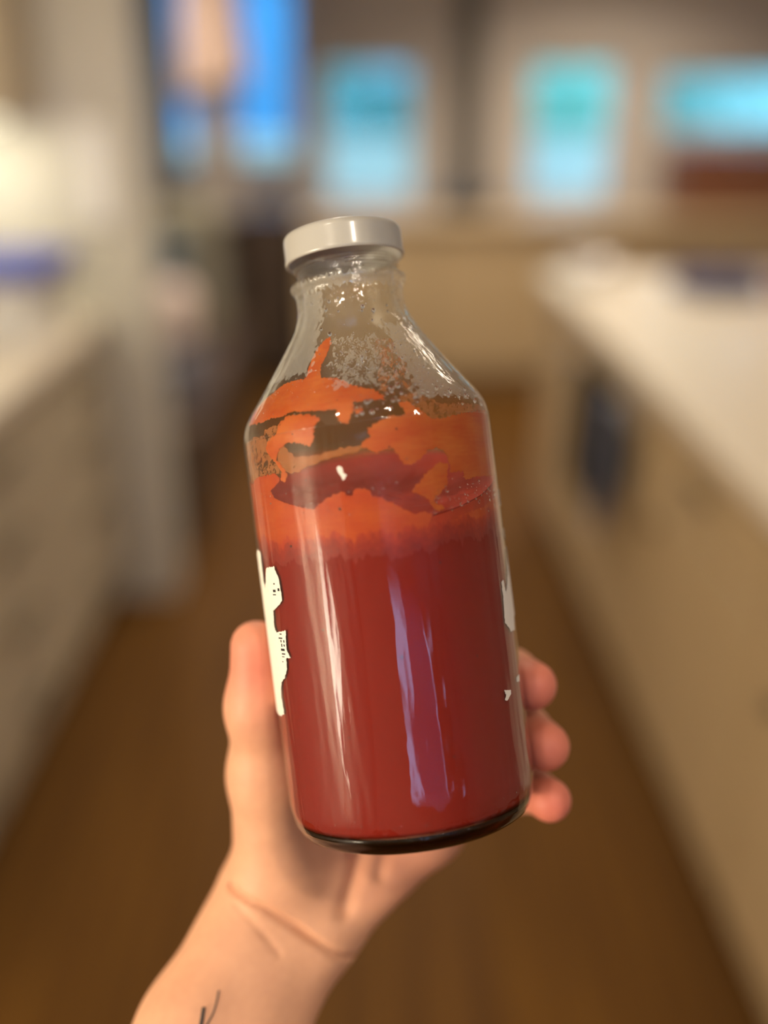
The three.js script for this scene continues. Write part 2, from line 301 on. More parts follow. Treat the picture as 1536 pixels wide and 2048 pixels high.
// ---------- the bottle, in its own frame: base at 0, y along its axis; millimetres in the tables ----------
const POSE = { position: [0.0169, 1.2603, -0.29], rotation: [-22.6 * deg, -1.1 * deg, 7.22 * deg] };
function held(o) { o.position.set(...POSE.position); o.rotation.order = 'YXZ'; o.rotation.set(...POSE.rotation); return o; }
const PROFILE = [[0, 38.5], [2, 41], [5, 42.6], [9, 43.6], [14, 44.1], [30, 44.1], [60, 44.1], [100, 44.1], [136, 44.1], [140, 44.0], [143.5, 43.5], [146.5, 42.4], [149.5, 40.6], [153, 38.0], [158, 34.4], [165, 29.6], [171, 25.5], [175, 22.9], [178, 21.2], [181, 20.1], [184, 19.4], [188, 19.2], [190.4, 19.6], [191.8, 20.7], [193.4, 20.8], [194.6, 19.6], [195.6, 18.3], [197, 17.9], [204, 17.8]];
function radiusAt(h) {
  if (h <= 0) return PROFILE[0][1];
  for (let i = 1; i < PROFILE.length; i++) if (h <= PROFILE[i][0]) { const [a, b] = PROFILE[i - 1], [c, d] = PROFILE[i]; return b + (d - b) * (h - a) / (c - a); }
  return 18;
}
const V2 = (r, h) => new THREE.Vector2(r / 1000, h / 1000);
const bottle = held(thing('glass_bottle', 'clear glass bottle with a white lid and scraped label remnants, held in the hand', 'bottle'));
const wavy = (() => {                                     // slight waves of moulded glass
  const n = 512, d = new Uint8Array(n * n * 4);
  for (let j = 0; j < n; j++) for (let i = 0; i < n; i++) { const u = i / n * 2 * Math.PI, x = Math.sin(u) * 6, z = Math.cos(u) * 6, v = j / n, h = 128 + 60 * noise(x, v * 7, z) + 28 * noise(x * 2.7, v * 22, z * 2.7) + 7 * noise(x * 9, v * 80, z * 9); d.set([h, h, h, 255], 4 * (j * n + i)); }
  const t = new THREE.DataTexture(d, n, n); t.magFilter = THREE.LinearFilter; t.wrapS = t.wrapT = THREE.RepeatWrapping; t.needsUpdate = true; return t;
})();
const glass = new THREE.MeshPhysicalMaterial({ bumpMap: wavy, bumpScale: 0.0009, color: C(0.96, 0.96, 0.95), transmission: 1, thickness: 0, roughness: 0.03, ior: 1.52 });
{
  const pts = new THREE.SplineCurve(PROFILE.filter((p) => p[0] >= 5 || p[0] > 6).map(([h, r]) => V2(r, h))).getPoints(220);
  obj('glass_body', new THREE.LatheGeometry(pts, 160), glass, bottle);
  obj('inner_neck', new THREE.LatheGeometry([[34, 156], [25, 168.2], [20.2, 176], [17.8, 181], [16.9, 185], [16.6, 195], [15.6, 204]].map(([r, h]) => V2(r, h)), 100), glass, bottle);
  const thread = []; for (let i = 0; i <= 120; i++) { const a = i / 120 * Math.PI * 3; thread.push(new THREE.Vector3(0.0182 * Math.sin(a), 0.1975 + 0.003 * i / 120, 0.0182 * Math.cos(a))); }
  obj('screw_thread', new THREE.TubeGeometry(new THREE.CatmullRomCurve3(thread), 240, 0.0008, 8), glass, bottle);
  const base = [[0, 1.5], [30, 1.2], [35, 0.3], [37.2, 0], [38.8, 0.4], [40.6, 1.6], [41.8, 3.2], [42.6, 5.2], [43.0, 6.5], [42, 6.6], [0, 6.6]].map(([r, h]) => V2(r, h));
  obj('glass_base', new THREE.LatheGeometry(base, 160), new THREE.MeshPhysicalMaterial({ color: C(0.9, 0.9, 0.88), transmission: 1, thickness: 0.01, roughness: 0.04, ior: 1.5, attenuationColor: C(0.6, 0.4, 0.3), attenuationDistance: 0.02 }), bottle);
  const lid = [[0, 211.6], [17.5, 211.7], [19.3, 211.9], [20.4, 211.5], [21.0, 210.6], [21.2, 209.4], [21.25, 203.4], [21.5, 202.4], [21.4, 201.6], [20.9, 201.2], [20.3, 201.5], [20.2, 202.6], [19.9, 206], [19.6, 209.8], [0, 210]].map(([r, h]) => V2(r, h));
  tag(obj('lid', new THREE.LatheGeometry(lid.reverse(), 120), std(0.45, 0.435, 0.40, 0.28, { clearcoat: 0.4, clearcoatRoughness: 0.1 }), bottle), 'white metal lid');
}

// outlines on the glass as [degrees round the axis, millimetres up]; meshed as thin sheets with edges
const ARC = 0.75;                                         // mm per degree, about
function polyDistance(poly, x, y) {                       // > 0 inside
  let inside = false, d = 1e9;
  for (let i = 0, j = poly.length - 1; i < poly.length; j = i++) {
    const ax = poly[j][0] * ARC, ay = poly[j][1], bx = poly[i][0] * ARC, by = poly[i][1];
    const ex = bx - ax, ey = by - ay, t = Math.max(0, Math.min(1, ((x - ax) * ex + (y - ay) * ey) / (ex * ex + ey * ey + 1e-9)));
    d = Math.min(d, Math.hypot(x - ax - ex * t, y - ay - ey * t));
    if ((by > y) !== (ay > y) && x < (ax - bx) * (y - by) / (ay - by) + bx) inside = !inside;
  }
  return inside ? d : -d;
}
function sheet(field, a0, a1, h0, h1, step, off, thick, color) {   // field(x mm of arc, h mm, angle) > 0 is matter; off: mm from the outer glass
  const na = Math.ceil((a1 - a0) * ARC / step), nh = Math.ceil((h1 - h0) / step), val = new Float32Array((na + 1) * (nh + 1));
  const at = (i, j) => [a0 + (a1 - a0) * i / na, h0 + (h1 - h0) * j / nh];
  for (let j = 0; j <= nh; j++) for (let i = 0; i <= na; i++) { const [a, h] = at(i, j); val[j * (na + 1) + i] = field(a * ARC, h, a); }
  const P = [], N = [], U = [], K = [];
  const put = (q, o, flip) => {
    const [a, h] = q, r = radiusAt(h) + off + o, s = Math.sin(a * deg), c = Math.cos(a * deg), sl = (radiusAt(h + 1) - radiusAt(h - 1)) / 2, l = Math.hypot(1, sl), f = flip ? -1 : 1;
    P.push(r * s / 1000, h / 1000, r * c / 1000); N.push(f * s / l, -f * sl / l, f * c / l); U.push((a - a0) / (a1 - a0), (h - h0) / (h1 - h0)); if (color) K.push(...color(a, h));
  };
  const tri = (A, B, D) => { put(A, thick); put(B, thick); put(D, thick); put(A, 0, 1); put(D, 0, 1); put(B, 0, 1); };
  const cut = (p, q, fp, fq) => { const t = fp / (fp - fq); return [p[0] + (q[0] - p[0]) * t, p[1] + (q[1] - p[1]) * t]; };
  const wall = (A, B) => { put(A, thick); put(A, 0); put(B, thick); put(B, thick); put(A, 0); put(B, 0); };
  const clip = (v, f) => {
    const inn = f.map((x) => x > 0), n = inn.filter(Boolean).length;
    if (n === 3) tri(...v); else if (n === 1) { const k = inn.indexOf(true), a = v[k], b = v[(k + 1) % 3], c = v[(k + 2) % 3], m = cut(a, b, f[k], f[(k + 1) % 3]), o = cut(a, c, f[k], f[(k + 2) % 3]); tri(a, m, o); wall(m, o); } else if (n === 2) { const k = inn.indexOf(false), a = v[k], b = v[(k + 1) % 3], c = v[(k + 2) % 3], m = cut(a, b, f[k], f[(k + 1) % 3]), o = cut(a, c, f[k], f[(k + 2) % 3]); tri(m, b, c); tri(m, c, o); wall(o, m); }
  };
  for (let j = 0; j < nh; j++) for (let i = 0; i < na; i++) {
    const v = [at(i, j), at(i + 1, j), at(i + 1, j + 1), at(i, j + 1)], k = j * (na + 1) + i, f = [val[k], val[k + 1], val[k + na + 2], val[k + na + 1]];
    if (Math.max(...f) <= 0) continue;
    clip([v[0], v[1], v[2]], [f[0], f[1], f[2]]); clip([v[0], v[2], v[3]], [f[0], f[2], f[3]]);
  }
  const g = new THREE.BufferGeometry(); g.setAttribute('position', new THREE.Float32BufferAttribute(P, 3)); g.setAttribute('normal', new THREE.Float32BufferAttribute(N, 3)); g.setAttribute('uv', new THREE.Float32BufferAttribute(U, 2));
  if (color) g.setAttribute('color', new THREE.Float32BufferAttribute(K, 3));
  return g;
}
const ragged = (poly, amp = 0.35, f = 0.9) => (x, h) => polyDistance(poly, x, h) + amp * 1.3 * noise(x * f, h * f, 1.1) + amp * noise(x * f * 2.3, h * f * 2.3, 4.1) + amp * 0.6 * noise(x * f * 5, h * f * 5, 2.1);
function bounds(poly, m = 2) { const a = poly.map((p) => p[0]), h = poly.map((p) => p[1]); return [Math.min(...a) - m * 1.4, Math.max(...a) + m * 1.4, Math.min(...h) - m, Math.max(...h) + m]; }

// sauce
const sauce = held(thing('red_sauce', 'thick red sauce in the glass bottle with orange smears up the shoulder', 'sauce'));
const INNER = -0.8, LEVEL = (z) => 120.2 - z * 0.33;      // mm: the surface of the sauce, lying level as the bottle leans
const sauceRed = new THREE.MeshPhysicalMaterial({ color: C(0.20, 0.013, 0.007), roughness: 0.6, specularIntensity: 0.1 });
{
  const P = [], I = [], na = 180, nh = 60;
  for (let i = 0; i <= na; i++) {
    const a = i / na * 2 * Math.PI, top = LEVEL(43 * Math.cos(a)) + 0.5 * noise(Math.sin(a) * 4, Math.cos(a) * 4, 5);
    P.push(0, 6.8, 0);
    for (let j = 0; j <= nh; j++) { const h = 6.8 + (top - 6.8) * j / nh, r = radiusAt(h) + INNER; P.push(r * Math.sin(a), h, r * Math.cos(a)); }
  }
  const n = nh + 2; for (let i = 0; i < na; i++) for (let j = 0; j < n - 1; j++) { const a = i * n + j; I.push(a, a + n, a + 1, a + 1, a + n, a + n + 1); }
  const g = new THREE.BufferGeometry(); g.setAttribute('position', new THREE.Float32BufferAttribute(P.map((x) => x / 1000), 3)); g.setIndex(I); g.computeVertexNormals();
  obj('sauce_body', g, sauceRed, sauce);
  const Q = [], J = [], nr = 24;
  for (let i = 0; i <= na; i++) for (let k = 0; k <= nr; k++) { const a = i / na * 2 * Math.PI, top = LEVEL(43 * Math.cos(a)) + 0.5 * noise(Math.sin(a) * 4, Math.cos(a) * 4, 5), r = (radiusAt(top) + INNER) * (1 - k / nr), x = r * Math.sin(a), z = r * Math.cos(a), m = Math.min(1, k / 4); Q.push(x, top * (1 - m) + m * (LEVEL(z) - 0.8 + 1.6 * noise(x * 0.12, z * 0.12, 5) + 0.5 * noise(x * 0.5, z * 0.5, 3)), z); }
  for (let i = 0; i < na; i++) for (let k = 0; k < nr; k++) { const a = i * (nr + 1) + k; J.push(a, a + nr + 1, a + 1, a + 1, a + nr + 1, a + nr + 2); }
  const sg = new THREE.BufferGeometry(); sg.setAttribute('position', new THREE.Float32BufferAttribute(Q.map((x) => x / 1000), 3)); sg.setIndex(J); sg.computeVertexNormals();
  obj('sauce_surface', sg, new THREE.MeshPhysicalMaterial({ color: C(0.42, 0.046, 0.024), roughness: 0.6, specularIntensity: 0.1 }), sauce);  // same sauce in a lighter colour, brightness added to the dim top
}
const SMEAR = {
  shoulder: [[-18.8, 170.9], [-17.4, 168.5], [-19.3, 164.9], [-22.3, 161.2], [-21.5, 156.7], [-11.3, 155.3], [-3.3, 152], [6, 149.7], [9.8, 147.1], [9.5, 146.1], [-3.8, 146.3], [-3.6, 144.3], [-6, 141.1], [-6.7, 139.6], [-9.7, 139.9], [-11.9, 142.7], [-10.8, 144.7], [-15.5, 144.9], [-23.3, 145.5], [-34.8, 146.4], [-38.2, 145.4], [-46.8, 145.8], [-54.1, 145.3], [-72, 146], [-76, 151], [-62, 154], [-48.5, 156.9], [-43.6, 157.4], [-30.7, 157.4], [-31, 161], [-30.2, 164.1], [-27.6, 168], [-22.8, 170.1]],
  left: [[-35.3, 145.4], [-23.2, 144.3], [-18.9, 142.5], [-22, 140], [-22.7, 136.3], [-24.8, 134], [-29, 135.7], [-35.6, 136.5], [-40.7, 135.3], [-42.9, 134.3], [-44.2, 131.6], [-40.4, 128.6], [-38.6, 125.9], [-40.9, 123.8], [-43.2, 125], [-42, 127.4], [-45.7, 131.4], [-51, 135.4], [-49.3, 138.2], [-42.7, 140.2], [-41.1, 142.8]],
  drop: [[-3.5, 143.8], [-0.9, 144.2], [0.1, 143.3], [-1.8, 142.2], [-3.3, 142.5]],
  cloud: [[1.3, 137.2], [5.3, 138.9], [10.9, 140.2], [18.1, 140], [17.4, 142.1], [15.3, 144.4], [19.6, 144.5], [24.9, 141.4], [29.9, 138.2], [33.8, 138], [49.8, 139.6], [75.6, 140.9], [110, 139.8], [130, 135.2], [120, 122], [110, 118.5], [83.4, 118.5], [64.9, 118.1], [52.6, 118.4], [46.7, 117.7], [44, 118.1], [43.9, 120.3], [36.1, 120.4], [36.2, 123.5], [35.3, 126], [33.5, 127.9], [29.8, 128.7], [25.9, 128], [21.3, 125.6], [17, 123.8], [14.3, 124.7], [11.6, 128.5], [10.6, 130.1], [7.3, 129.8], [3.1, 129.2], [0.7, 130.4], [-2.4, 131.7], [-1.5, 133.6], [2.1, 134.1], [1, 135.5]],
  right: [[30.9, 124.1], [35.3, 123.2], [33.3, 116.3], [26, 112], [26.8, 110.8], [30.9, 109.8], [29.3, 108.3], [25.4, 109], [23.4, 112.2], [19.3, 114.6], [16.1, 115.6], [18.8, 117.7], [22.8, 120.2]],
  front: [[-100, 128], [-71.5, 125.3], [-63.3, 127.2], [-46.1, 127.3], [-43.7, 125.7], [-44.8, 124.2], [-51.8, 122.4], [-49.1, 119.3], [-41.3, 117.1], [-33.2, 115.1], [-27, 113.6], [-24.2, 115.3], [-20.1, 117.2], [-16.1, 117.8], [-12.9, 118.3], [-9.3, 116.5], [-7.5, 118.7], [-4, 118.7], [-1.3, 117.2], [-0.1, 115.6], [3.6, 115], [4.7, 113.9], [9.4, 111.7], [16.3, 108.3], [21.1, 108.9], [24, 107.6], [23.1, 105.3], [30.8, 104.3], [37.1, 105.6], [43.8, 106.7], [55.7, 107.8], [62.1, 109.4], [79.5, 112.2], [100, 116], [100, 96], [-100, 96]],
};
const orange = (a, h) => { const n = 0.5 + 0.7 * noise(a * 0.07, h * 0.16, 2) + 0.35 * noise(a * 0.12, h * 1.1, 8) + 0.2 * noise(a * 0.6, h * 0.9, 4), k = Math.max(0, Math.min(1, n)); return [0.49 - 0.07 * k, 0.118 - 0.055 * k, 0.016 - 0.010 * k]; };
const orangeMat = new THREE.MeshPhysicalMaterial({ vertexColors: true, roughness: 0.55, specularIntensity: 0.5, side: THREE.DoubleSide });
for (const k of Object.keys(SMEAR)) obj('sauce_smear', sheet(k === 'front' ? (x, h) => Math.min(ragged(SMEAR[k], 0.45)(x, h), h - 0.0009 * x * x - 104.2 - 3.2 * noise(x * 0.16, 2.2) - 2.0 * noise(x * 0.7, h * 0.1) - 1.2 * noise(x * 2.1, h * 0.2)) : ragged(SMEAR[k], k === 'drop' ? 0.1 : 0.5), ...bounds(SMEAR[k]), 0.33, INNER, 0.25, k === 'front' ? (a, h) => orange(a, h).map((v, i) => v * [0.92, 0.62, 0.5][i]) : orange), orangeMat, sauce);  // front smear: residue, its lower part also painting the glow in the sauce
// glow of light entering the sauce top, painted as streaks from orange to red
[[103, [0.36, 0.034, 0.007]], [101.2, [0.30, 0.025, 0.007]], [99, [0.25, 0.018, 0.007]], [96.5, [0.22, 0.015, 0.007]]].forEach(([low, c], i) => obj('glow_streak', sheet((x, h, a) => Math.min(h - 0.0009 * x * x - low - 3.2 * noise(x * 0.16, 2.2) - 2.2 * noise(x * 0.7, h * 0.1, i * 3.1) - 1.6 * noise(x * 2.1, h * 0.2, i), LEVEL(43 * Math.cos(a * deg)) - 0.3 - h), -95, 95, 88, 122, 0.5, INNER + 0.16 - i * 0.04, 0.03, (a, h) => c.map((v) => v * (1 + 0.15 * noise(a * 0.2, h * 0.3, 5)))), orangeMat, sauce));
// thin, see-through films of sauce left on the glass
const filmMat = new THREE.MeshPhysicalMaterial({ vertexColors: true, roughness: 0.6, specularIntensity: 0.4, transparent: true, opacity: 0.38, side: THREE.DoubleSide });
const filmTint = (a, h) => { const k = 0.5 + 0.5 * noise(a * 0.3, h * 0.5, 6); return [0.46 + 0.1 * k, 0.15 + 0.06 * k, 0.04 + 0.03 * k]; };
const FILM = [
  [[-55.1, 141.2], [-44.8, 143.4], [-39.9, 142.8], [-45.5, 138.5], [-48.2, 135.5], [-43.7, 130.9], [-41.5, 126.5], [-46.1, 127.3], [-63.3, 127.2], [-90, 124], [-92, 132.7], [-90, 139.4]],
  [[14, 146.2], [25.4, 147.4], [35.4, 143.2], [56, 143], [82.7, 142.3], [120, 141], [120, 138], [50.3, 138.6], [31.5, 137.4], [24.7, 140.5], [19, 144]],
  [[14, 168], [27, 168], [28, 160], [27, 152.3], [22, 146.8], [8, 147.2], [11, 158]],
  [[-44, 136], [-38, 136], [-34, 131.5], [-22, 131], [-8, 132.4], [0, 132], [-4, 130.5], [-20, 129], [-34, 126.5], [-42, 127.5]],
];
for (const f of FILM) obj('thin_film', sheet((x, h) => Math.min(polyDistance(f, x, h) + 0.9 * noise(x * 0.6, h * 0.6, 1.1), (f === FILM[2] ? -0.1 : f === FILM[3] ? 0.5 : 0.12) + 0.6 * noise(x * 0.45, h * 0.4, 7.7) + 0.5 * noise(x * 1.9, h * 1.6, 3.3) + 0.7 * noise(x * 3.3, h * 2.6, 5.3)), ...bounds(f), 0.42, INNER, 0.06, filmTint), filmMat, sauce);
// the far side of the glass carries a band of sauce above the surface
obj('thin_film', sheet((x, h, a) => 1.6 + 1.2 * noise(a * 0.05, 1.2) + 0.8 * noise(a * 0.2, 4.2) - Math.abs(h - 135 - 1.2 * noise(a * 0.03, 8.8)), 118, 262, 120, 142, 0.9, INNER, 0.2, filmTint), filmMat, sauce);
// fine condensation on the inside of neck and shoulder
const mistMat = new THREE.MeshPhysicalMaterial({ color: C(0.8, 0.8, 0.76), roughness: 0.8, transparent: true, opacity: 0.12, side: THREE.DoubleSide });
for (const [a0, a1, h0, h1, t] of [[-95, -24, 157, 191, 0.3], [20, 95, 143, 176, 0.22], [-95, 95, 187, 195, 0.25], [-20, 24, 149, 172, 0.0]]) obj('condensation', sheet((x, h, a) => Math.min(t + 0.3 * noise(x * 0.3, h * 0.25, 2) + 0.35 * noise(x * 1.3, h * 1.3, 9) + 0.35 * noise(x * 2.6, h * 2.6, 4), (Math.min(a - a0, a1 - a) - 5) * 0.05 + 0.5 * noise(x * 0.5, h * 0.5, 6), (Math.min(h - h0, h1 - h) - 2) * 0.2 + 0.5 * noise(x * 0.5, h * 0.5, 7)), a0, a1, h0, h1, 0.3, INNER + 0.35, 0.03), mistMat, bottle);
// pepper flecks
{
  const flecks = [[-15, 113, 0.45], [-42, 103, 0.35], [3, 64, 0.4], [-30, 75, 0.3], [13, 136, 0.35], [-33, 139, 0.3], [-11, 147.6, 0.25], [9, 130.5, 0.35], [25, 92, 0.28], [38, 60, 0.25], [-24, 40, 0.25], [20, 30, 0.25]];
  for (const [a, h, r] of flecks) { const R = radiusAt(h) - 0.63; obj('pepper_fleck', new THREE.IcosahedronGeometry(r / 1000, 1).scale(1, 1.4, 0.5).rotateZ(a).rotateY(a * deg).translate(R * Math.sin(a * deg) / 1000, h / 1000, R * Math.cos(a * deg) / 1000), std(0.05, 0.012, 0.008, 0.7), sauce); }
}
// drops and bubbles clinging to the glass
{
  const spots = [];
  const scatter = (n, a0, a1, h0, h1, r0, r1) => { for (let i = 0; i < n; i++) spots.push([a0 + (a1 - a0) * rnd(), h0 + (h1 - h0) * (rnd() + rnd()) / 2, r0 + (r1 - r0) * rnd() ** 3]); };
  scatter(110, -5, 75, 141, 152, 0.2, 0.95); scatter(90, -14, 40, 148, 168, 0.15, 0.6); scatter(50, -70, 80, 168, 200, 0.2, 0.8); scatter(70, 24, 75, 106, 119, 0.2, 0.7); scatter(50, -60, 20, 108, 128, 0.12, 0.5); scatter(20, -60, 60, 8, 14, 0.1, 0.45); scatter(900, -60, 85, 142, 178, 0.07, 0.26); scatter(260, -80, 80, 176, 200, 0.07, 0.3);
  const im = new THREE.InstancedMesh(new THREE.IcosahedronGeometry(1, 2), new THREE.MeshPhysicalMaterial({ color: 0xffffff, roughness: 0.04, transmission: 1, thickness: 0.001, ior: 1.33 }), spots.length), m = new THREE.Matrix4(), q = new THREE.Quaternion();
  spots.forEach(([a, h, r], i) => { const R = radiusAt(h) - 0.35; q.setFromEuler(new THREE.Euler(0, a * deg, 0)); m.compose(new THREE.Vector3(R * Math.sin(a * deg) / 1000, h / 1000, R * Math.cos(a * deg) / 1000), q, new THREE.Vector3(r, r, r * 0.5).multiplyScalar(0.001)); im.setMatrixAt(i, m); });
  im.name = 'clinging_droplets'; im.userData.kind = 'stuff'; im.castShadow = im.receiveShadow = true; bottle.add(im);
}
// remnants of the paper label
const LABEL = {
  left: [[-75.6, 102.8], [-70.6, 101.8], [-71.3, 92.3], [-69, 88.9], [-63.3, 96.6], [-55.3, 96.8], [-52.4, 92.3], [-51.9, 85.6], [-53.9, 84.2], [-61.9, 81.8], [-63.2, 76.1], [-60.9, 74.4], [-52.4, 75.2], [-53.5, 68.8], [-50.9, 66.3], [-54.9, 65.7], [-55.3, 62], [-59.2, 58.8], [-62.9, 57.3], [-65.6, 52.8], [-64.5, 46.3], [-71.9, 44.8], [-95, 46], [-110, 60], [-112, 80], [-104, 94], [-90, 99]],
  right: [[84, 92.6], [100, 90], [108, 80.7], [100, 70], [76.8, 68.4], [73.8, 63.9], [66.1, 64.5], [60.6, 68.1], [62.1, 75.6], [62.4, 81.6], [64.7, 82.2], [66.2, 76.9], [72.1, 81.7]],
  upper: [[82, 113], [92, 112], [92, 107.5], [83.3, 107.5]], middle: [[82, 99], [92, 99], [92, 95], [83.3, 95.5]],
};
const paperTex = (() => {
  const c = document.createElement('canvas'); c.width = 512; c.height = 512; const k = c.getContext('2d');
  k.fillStyle = '#efe6da'; k.fillRect(0, 0, 512, 512);
  for (let i = 0; i < 2200; i++) { const s = 215 + rnd() * 30; k.fillStyle = `rgb(${s},${s - 8},${s - 20})`; k.fillRect(rnd() * 512, rnd() * 512, 1.5, 4 + rnd() * 10); }
  return { c, k };
})();
{
  const b = bounds(LABEL.left), X = (a) => (a - b[0]) / (b[1] - b[0]) * 512, Y = (h) => 512 - (h - b[2]) / (b[3] - b[2]) * 512, k = paperTex.k;
  k.fillStyle = '#1c1a1c';
  for (const [a, h, w, t] of [[-57.6, 88.6, 2.6, 0.8], [-58, 87.3, 3, 0.35], [-53.6, 89, 1.6, 0.9], [-57, 91, 1.2, 0.5], [-56.8, 74, 2, 0.35], [-57.5, 72.6, 3.6, 0.4], [-57.2, 71.6, 1, 0.8], [-54.6, 71.6, 1, 0.8], [-57, 70.2, 1, 1.0], [-54.8, 70.2, 1, 0.7], [-56.6, 68.7, 3.4, 0.75], [-56.4, 67.3, 3.2, 0.4], [-57, 66.3, 2.4, 0.25], [-58, 64.6, 1.2, 0.25]]) k.fillRect(X(a - w / 2), Y(h + t / 2), X(a + w / 2) - X(a - w / 2), Y(h - t / 2) - Y(h + t / 2));
}
const pt = new THREE.CanvasTexture(paperTex.c); pt.colorSpace = THREE.SRGBColorSpace;
const printed = new THREE.MeshPhysicalMaterial({ map: pt, roughness: 0.9 }), paper = std(0.76, 0.70, 0.64, 0.9);
for (const k of Object.keys(LABEL)) tag(obj('label_remnant', sheet(ragged(LABEL[k], 0.3, 0.8), ...bounds(LABEL[k]), 0.35, 0.02, 0.16), k === 'left' ? printed : paper, bottle), 'torn white paper remnant');
const FLECK = [[[-12.7, 126.6], [-11.5, 126], [-11.4, 124.2], [-10, 123.4], [-10.9, 122.4], [-12, 121.9], [-12.4, 123.2], [-13.5, 124.6], [-13.9, 126.1]], [[52.2, 46.4], [57.5, 45.6], [57, 44.3], [53.2, 42.8], [51.6, 43.1], [53, 44.7]], [[66, 48.5], [71, 48.8], [70, 46.6], [66, 47]]];
for (const f of FLECK) obj('paper_fleck', sheet(ragged(f, 0.12), ...bounds(f, 1), 0.16, 0.02, 0.2), paper, bottle);

// ---------- the hand, in the bottle's frame (mm), as one smooth surface ----------
const capsules = [];                                     // [group, ax, ay, az, ra, bx, by, bz, rb]
const cap = (g, a, ra, b, rb) => capsules.push({ g, a, b, ra, rb, d: [b[0] - a[0], b[1] - a[1], b[2] - a[2]], l: (b[0] - a[0]) ** 2 + (b[1] - a[1]) ** 2 + (b[2] - a[2]) ** 2 + 1e-6 });
const polar = (al, R, h) => [R * Math.sin(al * deg), h, R * Math.cos(al * deg)];
// forearm and wrist
cap('arm', [-66, -37, -38], 18.5, [-92, -74, -16], 20); cap('arm', [-92, -74, -16], 20, [-150, -165, 55], 27);
cap('arm', [-47, -52, -38], 16.5, [-71, -84, -16], 15.5); cap('arm', [-71, -84, -16], 15.5, [-132, -178, 55], 24);
cap('arm', [-57, -52, -22], 3.2, [-84, -92, 3], 3.2); cap('arm', [-66, -48, -21.5], 3.0, [-93, -90, 4], 3.0);
// palm
cap('palm', [-57, -33, -42], 15, [-30, 31, -58], 12.5); cap('palm', [-52, -38, -42], 14, [-15, 19, -60], 12);
cap('palm', [-46, -44, -40], 14, [0, 4, -58], 12); cap('palm', [-42, -50, -37], 14, [5, -20, -46], 12); cap('palm', [5, -20, -46], 12, [12, -12, -52], 11);
// thumb: ball, two segments
cap('thumb', [-58, -26, -36], 16.5, [-54.5, 16, -24], 13.8); cap('thumb', [-55, 16, -24], 13.2, [-53, 44, -13], 10.9); cap('thumb', [-53, 44, -13], 10.9, [-50.2, 67.5, -7], 9.3);
cap('thumb', [-52, -22, -34], 14, [-32, -18, -50], 13);
// fingers
const FINGERS = {
  index: [[208, 58, 31, 11.5], [178, 55, 46, 9.8], [158, 54, 53, 9], [145, 53, 57, 8.3]],
  middle: [[194, 58, 19, 11.5], [152, 54, 33, 9.6], [122, 52, 42.5, 8.8], [103, 50.5, 39.5, 9.0]],
  ring: [[180, 57, 4, 11], [143, 54, 12, 9.4], [119, 53, 20.5, 8.9], [101, 51.8, 16.8, 9.0]],
  little: [[167, 54, -12.6, 10.5], [140, 53, -8, 8.6], [119, 52.5, -3, 8.2], [102, 51.2, -3.4, 8.0]],
};
for (const f of Object.keys(FINGERS)) for (let i = 0; i < 3; i++) { const a = FINGERS[f][i], b = FINGERS[f][i + 1]; cap(f, polar(...a.slice(0, 3)), a[3], polar(...b.slice(0, 3)), b[3]); }
const smin = (a, b, k) => { const h = Math.max(k - Math.abs(a - b), 0) / k; return Math.min(a, b) - h * h * k * 0.25; };
const GROUPS = ['arm', 'palm', 'thumb', 'index', 'middle', 'ring', 'little'].map((g) => capsules.filter((c) => c.g === g));
const CREASE = [[[-74, -25], [-61.6, -32.1], [-51.1, -41.2], [-42.4, -49.1], [-32, -60]], [[-72, -30], [-64, -39], [-57, -49]], [[-24, -18], [-27, -30], [-32, -40]], [[-12, -18], [-17, -30]]];
const CREASE_D = [2.0, 0.45, 2.4, 1.4], CREASE_W = [1.5, 1.5, 9, 7];
function handField(x, y, z) {
  const ds = GROUPS.map((list, gi) => {
    let d = 1e3;
    for (const c of list) { const px = x - c.a[0], py = y - c.a[1], pz = z - c.a[2], t = Math.max(0, Math.min(1, (px * c.d[0] + py * c.d[1] + pz * c.d[2]) / c.l)); d = smin(d, Math.hypot(px - c.d[0] * t, py - c.d[1] * t, pz - c.d[2] * t) - c.ra - (c.rb - c.ra) * t, gi === 0 ? 12 : gi < 3 ? 9 : 3); }
    return d;
  });
  let d = smin(smin(ds[0], ds[1], 12), ds[2], 10);
  const f = Math.min(ds[3], ds[4], ds[5], ds[6]);
  d = smin(d, f, 5);
  if (Math.abs(d) < 14 && y < 0 && z > -50) CREASE.forEach((line, k) => {
    let q = 1e3; for (let i = 1; i < line.length; i++) { const [ax, ay] = line[i - 1], [bx, by] = line[i], ex = bx - ax, ey = by - ay, t = Math.max(0, Math.min(1, ((x - ax) * ex + (y - ay) * ey) / (ex * ex + ey * ey))); q = Math.min(q, (x - ax - ex * t) ** 2 + (y - ay - ey * t) ** 2); }
    d += CREASE_D[k] * Math.exp(-q / CREASE_W[k]) * Math.min(1, Math.max(0, (z + 48) / 12));
  });
  // flesh gives way where it presses on the glass
  const rb = radiusAt(Math.max(0, y)) + 0.35, bottleD = Math.max(Math.hypot(x, z) - rb, -y - 0.35);
  const q = -bottleD, h = Math.max(2 - Math.abs(d - q), 0) / 2;
  return Math.max(d, q) + h * h * 0.5;
}
